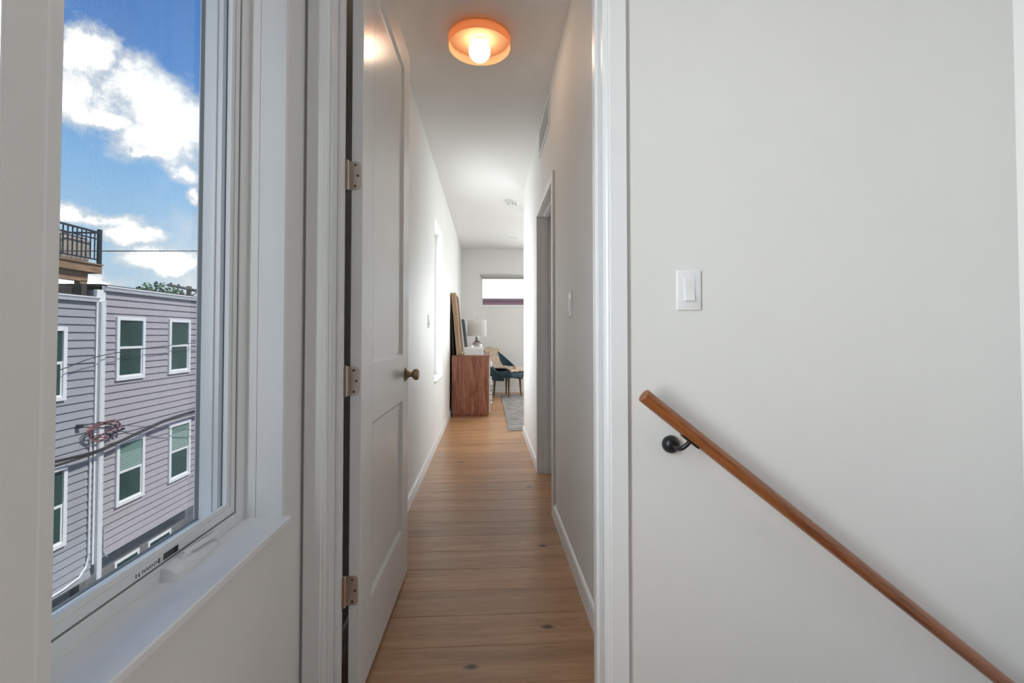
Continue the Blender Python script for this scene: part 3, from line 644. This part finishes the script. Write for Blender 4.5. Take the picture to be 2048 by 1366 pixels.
V1 = [[m.bm.verts.new(p) for p in r] for r in rows]; V2 = [[m.bm.verts.new(inn(p)) for p in r] for r in rows]
for j in range(NH):
    for i in range(NA): m.bm.faces.new((V1[j][i], V1[j][i + 1], V1[j + 1][i + 1], V1[j + 1][i])); m.bm.faces.new((V2[j][i], V2[j + 1][i], V2[j + 1][i + 1], V2[j][i + 1]))
for i in range(NA): m.bm.faces.new((V1[NH][i], V1[NH][i + 1], V2[NH][i + 1], V2[NH][i])); m.bm.faces.new((V1[0][i], V2[0][i], V2[0][i + 1], V1[0][i + 1]))
for j in range(NH):
    m.bm.faces.new((V1[j][0], V1[j + 1][0], V2[j + 1][0], V2[j][0])); m.bm.faces.new((V1[j][NA], V2[j][NA], V2[j + 1][NA], V1[j + 1][NA]))
m.build('backrest', M_teal, ch, smooth=60)
for lx, ly in ((-.165, -.165), (-.165, .165), (.165, -.165), (.165, .165)):
    MB().tube([(c.x + lx * 1.05, c.y + ly * 1.05, .013), (c.x + lx * .95, c.y + ly * .95, .36)], [.011, .022], 14).build('leg', M_leg, ch, smooth=True)
ch.rotation_euler = (0, 0, R(-42))
# throw
M_throw = mat('tan_knit', (.50, .385, .29), .95, var=.18, vscale=14, bump=.6, bscale=160)
prof = [(-.455, .66), (-.445, .78), (-.41, .862), (-.36, .850), (-.325, .74), (-.29, .60), (-.25, .52), (-.15, .505), (0, .512), (.13, .512), (.25, .492), (.30, .46)]
m = MB(); NJ = 10; g1 = []; g2 = []
for j in range(NJ + 1):
    v = j / NJ - .5; r1 = []; r2 = []
    for i, (px, pz) in enumerate(prof):
        t0 = i / len(prof); wd = .46 + .06 * math.sin(i * 1.3); wob = .007 * math.sin(j * 2.1 + i * .9) + random.uniform(-.002, .002)
        drop = -.16 * v * v if 1 < i < 5 else 0
        p = Vector((c.x + px, c.y - .03 + v * wd + .02 * math.sin(i * .8), pz + wob + drop)); r1.append(m.bm.verts.new(p + Vector((.006, 0, .016)))); r2.append(m.bm.verts.new(p))
    g1.append(r1); g2.append(r2)
n = len(prof)
for j in range(NJ):
    for i in range(n - 1): m.bm.faces.new((g1[j][i], g1[j][i + 1], g1[j + 1][i + 1], g1[j + 1][i])); m.bm.faces.new((g2[j][i], g2[j + 1][i], g2[j + 1][i + 1], g2[j][i + 1]))
    for i in (0, n - 1): m.bm.faces.new((g1[j][i], g1[j + 1][i], g2[j + 1][i], g2[j][i]))
for i in range(n - 1):
    for j in (0, NJ): m.bm.faces.new((g1[j][i], g1[j][i + 1], g2[j][i + 1], g2[j][i]))
th = thing('throw_blanket', (c.x, c.y, .46), 'tan knitted throw draped over the back and seat of the teal chair', 'blanket')
bl = m.build('cloth', M_throw, th, smooth='all')
m = MB().lathe([(0, -.03), (.02, -.022), (.03, 0), (.02, .022), (0, .03)], (c.x + .245, c.y - .10, .535), n=16)
for v in m.bm.verts: v.co += Vector((random.uniform(-.004, .004), random.uniform(-.004, .004), random.uniform(-.004, .004)))
m.build('pompom', M_throw, th, smooth='all')
th.rotation_euler = (0, 0, R(-42))

# ================================================================== OUTSIDE
tag(B('ground', mat('asphalt', (.10, .10, .105), .9, var=.2, vscale=3), -60, 60, -40, 120, -6.3, -6.0), 'grey asphalt alley below the window', kind='structure')
M_sid = mat('siding_grey', (.355, .325, .345), .6, var=.03, vscale=3); M_sidL = mat('siding_blue_grey', (.30, .30, .32), .6, var=.03, vscale=3)
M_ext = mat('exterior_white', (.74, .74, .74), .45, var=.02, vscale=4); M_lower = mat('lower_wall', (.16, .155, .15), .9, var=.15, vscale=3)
M_pane = mat('green_glass', (.020, .060, .050), .06, var=.25, vscale=1.5); M_blind = mat('blind_behind_glass', (.14, .24, .20), .25)
M_roof = mat('roof_membrane', (.035, .033, .035), .9, var=.3, vscale=4)
FX = -8.6
def rowhouse(y0, y1, z0, z1, msid, label, wins, x=FX):
    h = thing('row_house', (x, (y0 + y1) / 2, -6), label, 'house')
    B('wall_body', msid, x - 7, x - .022, y0, y1, z0, z1, parent=h)
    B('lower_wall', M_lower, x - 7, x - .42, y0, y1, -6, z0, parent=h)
    B('soffit', M_ext, x - .42, x - .004, y0, y1, z0 - .03, z0, parent=h)
    n = int((z1 - z0) / .165) + 1
    b0 = MB().prism([(x - .022, z0), (x + .012, z0), (x + .012, z0 + .012), (x - .018, z0 + .165), (x - .022, z0 + .165)], 'y', y0, y1).build('siding_board', msid, h)
    for k in range(1, n):
        if z0 + .165 * (k + 1) > z1 + .02: break
        c_ = b0.copy(); C.objects.link(c_); c_.parent = h; c_.location = b0.location + Vector((0, 0, .165 * k)); ORG[c_] = ORG[b0] + Vector((0, 0, .165 * k))
    for (a, b, c0, c1, bl) in wins:
        q = MB(); fw = .085
        q.ring_x(x - .03, x + .055, a, b, c0, c1, fw, fw, fw, fw, .006); wf = q.build('window', M_ext, h)
        mid = (c0 + c1) / 2 + .02
        B('meeting_rail', M_ext, x - .02, x + .030, a + fw, b - fw, mid - .028, mid + .028, parent=wf)
        B('pane', M_blind if bl else M_pane, x - .02, x + .018, a + fw, b - fw, mid + .028, c1 - fw, parent=wf)
        B('pane', M_pane, x - .02, x + .014, a + fw, b - fw, c0 + fw, mid - .028, parent=wf)
        q = MB().ring_x(x + .010, x + .024, a + fw, b - fw, c0 + fw, mid - .028, .03, .03, .035, .002); q.build('lower_sash', M_ext, wf)
        if bl:
            k = mid + .06
            while k < c1 - fw - .22: B('blind_slat', mat('blind_slat', (.30, .40, .35), .6), x + .016, x + .021, a + fw, b - fw, k, k + .03, parent=wf); k += .055
    return h
hA = rowhouse(10.80, 14.36, -3.85, 2.11, M_sid, 'grey clapboard row house with four white-framed windows',
              [(11.11, 12.0, .03, 1.525, False), (12.87, 13.755, .03, 1.525, False), (11.165, 12.05, -2.90, -1.385, True), (12.93, 13.82, -2.91, -1.335, True)])
hB = rowhouse(6.2, 10.56, -4.12, 1.84, M_sidL, 'blue-grey clapboard row house under the wooden roof deck',
              [(8.95, 9.855, -.225, 1.265, False), (8.98, 9.92, -3.17, -1.55, False)])
# basement windows under the overhang
for a, b, c0, c1 in ((11.75, 12.55, -5.5, -4.42), (12.85, 13.75, -5.5, -4.42), (9.3, 10.2, -5.5, -4.6)):
    q = MB().ring_x(FX - .44, FX - .40, a, b, c0, c1, .07, .07, .07, .07, .004); wf = q.build('window', M_ext, hA if a > 10.8 else hB)
    B('pane', M_pane, FX - .44, FX - .415, a + .07, b - .07, c0 + .07, c1 - .07, parent=wf)
# gutters, roof edges, corner boards, downspouts
def gutter(h, y0, y1, z, x=FX):
    MB().prism([(x - .01, z), (x + .07, z), (x + .09, z + .05), (x + .115, z + .085), (x + .115, z + .11), (x + .105, z + .11), (x + .10, z + .09), (x, z + .08), (x - .01, z + .11)], 'y', y0, y1).build('gutter', M_ext, h)
gutter(hA, 10.74, 14.42, 2.09); gutter(hB, 6.2, 10.565, 1.82)
MB().box(FX - 7, FX - .0, 10.70, 14.40, 2.19, 2.235).build('roof_edge', M_roof, hA); B('roof_edge', M_roof, FX - 7, FX - .02, 6.2, 10.56, 1.90, 1.95, parent=hB)
B('parapet', mat('weathered_tar', (.06, .052, .047), .9, var=.5, vscale=2.2), FX - 7, FX - .30, 10.57, 10.70, 1.97, 2.22, parent=hA)
B('parapet', mat('weathered_tar', (.06, .052, .047)), FX - .9, FX - .5, 6.2, 10.56, 1.95, 2.17, parent=hB)
B('corner_board', M_ext, FX - .05, FX + .030, 10.57, 10.80, -3.9, 2.10, bev=.005, parent=hA)
q = MB().box(FX + .028, FX + .10, 10.61, 10.74, -4.25, 1.84, .012)
for yy in (10.635, 10.675, 10.715): q.box(FX + .09, FX + .108, yy - .008, yy + .008, -4.25, 1.84)
q.build('downspout', M_ext, hA)
MB().tube([(FX + .03, 10.47, -1.1), (FX + .03, 10.47, -3.6), (FX + .03, 10.42, -3.85), (FX + .03, 10.25, -4.0), (FX + .03, 9.9, -4.05), (FX + .03, 8.5, -4.1)], .022, 8).build('conduit', M_ext, hB, smooth=True)
MB().tube([(FX + .03, 10.86, -3.2), (FX + .03, 10.87, -3.75), (FX + .06, 10.92, -3.9)], .014, 8).build('conduit', mat('grey_pipe', (.4, .4, .4), .6), hA, smooth=True)

# roof deck with railing
M_deck = wood_mat('deck_timber', (.17, .095, .05), (.26, .155, .085), (.35, .23, .14), (8, .8, 8), 2, .8, .05)
M_iron = mat('dark_iron', (.012, .018, .028), .5)
XD = -9.4
dk = thing('roof_deck', (XD - 1.5, 10.2, 1.95), 'raised wooden roof deck on posts above the row house', 'deck')
B('fascia_beam', M_deck, XD - .06, XD, 7.0, 11.72, 2.585, 2.78, bev=.006, parent=dk); B('side_beam', M_deck, XD - 3.0, XD - .06, 11.66, 11.72, 2.585, 2.78, bev=.006, parent=dk)
for k in range(21): B('deck_board', M_deck, XD - 3.0 + k * .145, XD - 3.0 + k * .145 + .138, 7.0, 11.72, 2.78, 2.81, parent=dk)
B('girder', M_deck, XD - .25, XD - .12, 7.0, 11.47, 2.36, 2.585, parent=dk)
for yy in (7.3, 11.36): B('post', M_deck, XD - .26, XD - .12, yy - .09, yy + .09, 1.94, 2.38, parent=dk)
B('post', M_deck, XD - 2.8, XD - 2.66, 11.3, 11.44, 2.2, 2.60, parent=dk)
rl = thing('deck_railing', (XD - .03, 10, 2.81), 'dark iron railing along the edge of the roof deck', 'railing')
B('top_rail', M_iron, XD - .055, XD - .005, 7.0, 11.70, 3.56, 3.60, parent=rl); B('middle_rail', M_iron, XD - .045, XD - .015, 7.0, 11.68, 3.40, 3.43, parent=rl); B('bottom_rail', M_iron, XD - .045, XD - .015, 7.0, 11.68, 2.90, 2.93, parent=rl)
B('end_post', M_iron, XD - .065, XD + .005, 11.63, 11.70, 2.81, 3.66, parent=rl)
b0 = B('baluster', M_iron, XD - .04, XD - .02, 11.52, 11.54, 2.91, 3.57, parent=rl)
for k in range(1, 38):
    c_ = b0.copy(); C.objects.link(c_); c_.parent = rl; c_.location = b0.location + Vector((0, -.118 * k, 0)); ORG[c_] = ORG[b0]
B('side_rail', M_iron, XD - 3, XD - .06, 11.65, 11.69, 3.56, 3.60, parent=rl)
cv = thing('covered_grill', (XD - .45, 11.1, 2.81), 'beige fabric cover over a grill on the roof deck', 'grill')
m = MB(); m.box(XD - .75, XD - .15, 10.72, 11.58, 2.81, 3.44, .16, 4)
for v in m.bm.verts:
    f = (v.co.z - 2.81) / .65; v.co.y += .05 * math.sin(v.co.x * 9) * f; v.co.x += .03 * math.sin(v.co.y * 11)
    if v.co.z < 3.0: v.co.z = max(2.81, v.co.z - .05)
m.build('fabric_cover', mat('beige_cover', (.36, .31, .26), .85, var=.15, vscale=4), cv, smooth='all')
B('black_tray', M_iron, XD - .40, XD - .10, 9.9, 10.70, 2.81, 2.87, bev=.01, parent=cv)

# cables
M_cable = mat('black_cable', (.015, .016, .018), .6); M_pink = mat('faded_red_cable', (.30, .10, .11), .6)
def cable(name, pts, r, label, m=M_cable, parent=None, cat='cable'):
    P = [Vector(p) for p in pts]; o = []
    for i in range(len(P) - 1):
        p0, p1, p2, p3 = P[max(i - 1, 0)], P[i], P[i + 1], P[min(i + 2, len(P) - 1)]
        for k in range(6):
            t = k / 6; o.append(.5 * ((2 * p1) + (p2 - p0) * t + (2 * p0 - 5 * p1 + 4 * p2 - p3) * t * t + (3 * p1 - p0 - 3 * p2 + p3) * t ** 3))
    o.append(P[-1]); q = MB().tube(o, r, 6).build(name, m, parent, smooth=True)
    return tag(q, label, cat) if label else q
cable('overhead_wire', [(-8.4, 7.5, 2.40), (-8.4, 9.302, 2.721), (-8.4, 11.3, 3.08), (-8.4, 13.945, 3.56), (-8.4, 16.5, 4.02)], .013, 'thin straight black wire crossing in front of the deck railing')
cable('service_cable', [(-8.4, 8.0, -1.28), (-8.4, 9.392, -1.36), (-8.4, 10.5, -1.40), (-8.4, 11.654, -1.25), (-8.4, 12.6, -1.13), (-8.4, 13.98, -1.09), (-8.4, 15.5, -1.15)], .030, 'thick sagging black cable bundle in front of the row house windows')
cable('service_cable', [(-8.38, 8.0, -1.42), (-8.38, 9.39, -1.45), (-8.38, 10.5, -1.42), (-8.38, 11.65, -1.27), (-8.38, 12.6, -1.15), (-8.38, 13.98, -1.12), (-8.38, 15.5, -1.18)], .018, 'thinner black cable hanging just under the thick cable bundle')
cable('telephone_wire', [(-8.4, 8.2, .15), (-8.4, 9.53, .412), (-8.4, 10.461, .642), (-8.4, 12.2, .79), (-8.4, 13.935, .871), (-8.4, 15.5, .93)], .009, 'thin dark wire rising across the upper row house windows')
cable('telephone_wire', [(FX + .04, 10.3, -.80), (-8.5, 11.1, -.97), (-8.4, 12.522, -1.345), (-8.4, 13.994, -1.70), (-8.4, 15.5, -2.05)], .010, 'thin grey wire running down from the tangled cables at the downspout', mat('grey_wire', (.12, .12, .13), .6))
tg = thing('cable_tangle', (FX + .1, 10.6, -1.2), 'tangle of faded red and black cables at the downspout', 'cable')
for i in range(6):
    a0 = random.uniform(0, 6); pts = []
    for k in range(14):
        a = a0 + k * .5; pts.append((FX + .13 + .02 * math.sin(a * 2.3), 10.62 + (.36 + .03 * i) * math.cos(a) * (1 if math.cos(a) > 0 else .75), -1.0 + (.11 + .016 * i) * math.sin(a) + .05 * math.cos(2.3 * a + i)))
    cable('loop', pts, .010, None, M_pink if i % 2 else M_cable, tg)
B('clamp', M_iron, FX, FX + .10, 10.12, 10.22, -.86, -.78, bev=.01, parent=tg)
for k in range(4): B('splice', M_iron, FX + .11, FX + .16, 10.84 + .11 * k, 10.92 + .11 * k, -1.17 + .02 * k, -1.12 + .02 * k, bev=.01, parent=tg)

# utility pole and tree far behind the row house
M_pole = wood_mat('grey_pole', (.10, .085, .07), (.16, .14, .12), (.22, .19, .165), (8, 8, .5), 2, .9, 0)
up = thing('utility_pole', (-16.29, 26, -6), 'weathered wooden utility pole with crossarm behind the row house roof', 'utility pole')
MB().tube([(-16.29, 26, -6), (-16.29, 26, 3.72)], [.16, .12], 12).build('pole', M_pole, up, smooth=True)
MB().tube([(-17.3, 25.86, 3.79), (-15.2, 25.86, 3.34)], .075, 8).build('crossarm', M_pole, up)
for s in (-1, 1): MB().tube([(-16.29, 25.86, 3.05), (-16.29 + s * .62, 25.84, 3.57 - s * .13)], .025, 6).build('brace', M_pole, up)
for xx in (-17.15, -16.75, -15.75, -15.35): MB().lathe([(.02, 0), (.05, .03), (.05, .08), (.03, .11), (0, .12)], (xx, 25.86, 3.56 - (xx + 16.25) * .214 + .05), n=10).build('insulator', M_iron, up)
tree = thing('tree', (-21.5, 32, -6), 'green leafy tree crown showing above the row house roof', 'tree')
MB().tube([(-21.5, 32, -6), (-21.4, 32, -2), (-21.6, 32, 1.6)], [.35, .28, .16], 10).build('trunk', M_pole, tree, smooth=True)
m = MB(); rnd = random.Random(3)
for (bx, by, bz, br) in ((-22.15, 32, 3.05, 1.55), (-21.18, 32, 2.8, 1.35), (-22.98, 32.3, 2.4, 1.2), (-20.27, 32, 2.05, 1.2), (-21.7, 31.4, 2.05, 1.6), (-19.45, 32.5, 1.75, 1.15)):
    for k in range(900):
        d = Vector((rnd.gauss(0, 1), rnd.gauss(0, 1), rnd.gauss(0, 1))).normalized(); p = Vector((bx, by, bz)) + d * br * rnd.uniform(.72, 1.03)
        a = Vector((rnd.gauss(0, 1), rnd.gauss(0, 1), rnd.gauss(0, 1))).normalized() * .13; b = a.cross(d).normalized() * .09
        m.quad(p - a, p + b, p + a, p - b)
tag(m.build('foliage', mat('leaf_green', (.055, .13, .035), .7, var=.4, vscale=.8), tree), kind='stuff')

# red brick building beyond the high bedroom window
bb = thing('brick_building', (4, 22, -6), 'long red brick building outside the high bedroom window', 'building')
M_brick = mat('red_brick', (.58, .30, .29), .85, var=.12, vscale=14, bump=.3, bscale=40)
B('brick_wall', M_brick, -8, 18, 22, 30, -6, 2.70, parent=bb); B('coping', mat('coping_stone', (.5, .30, .29), .8, var=.1), -8.1, 18.1, 21.9, 30.1, 2.70, 2.82, bev=.02, parent=bb)
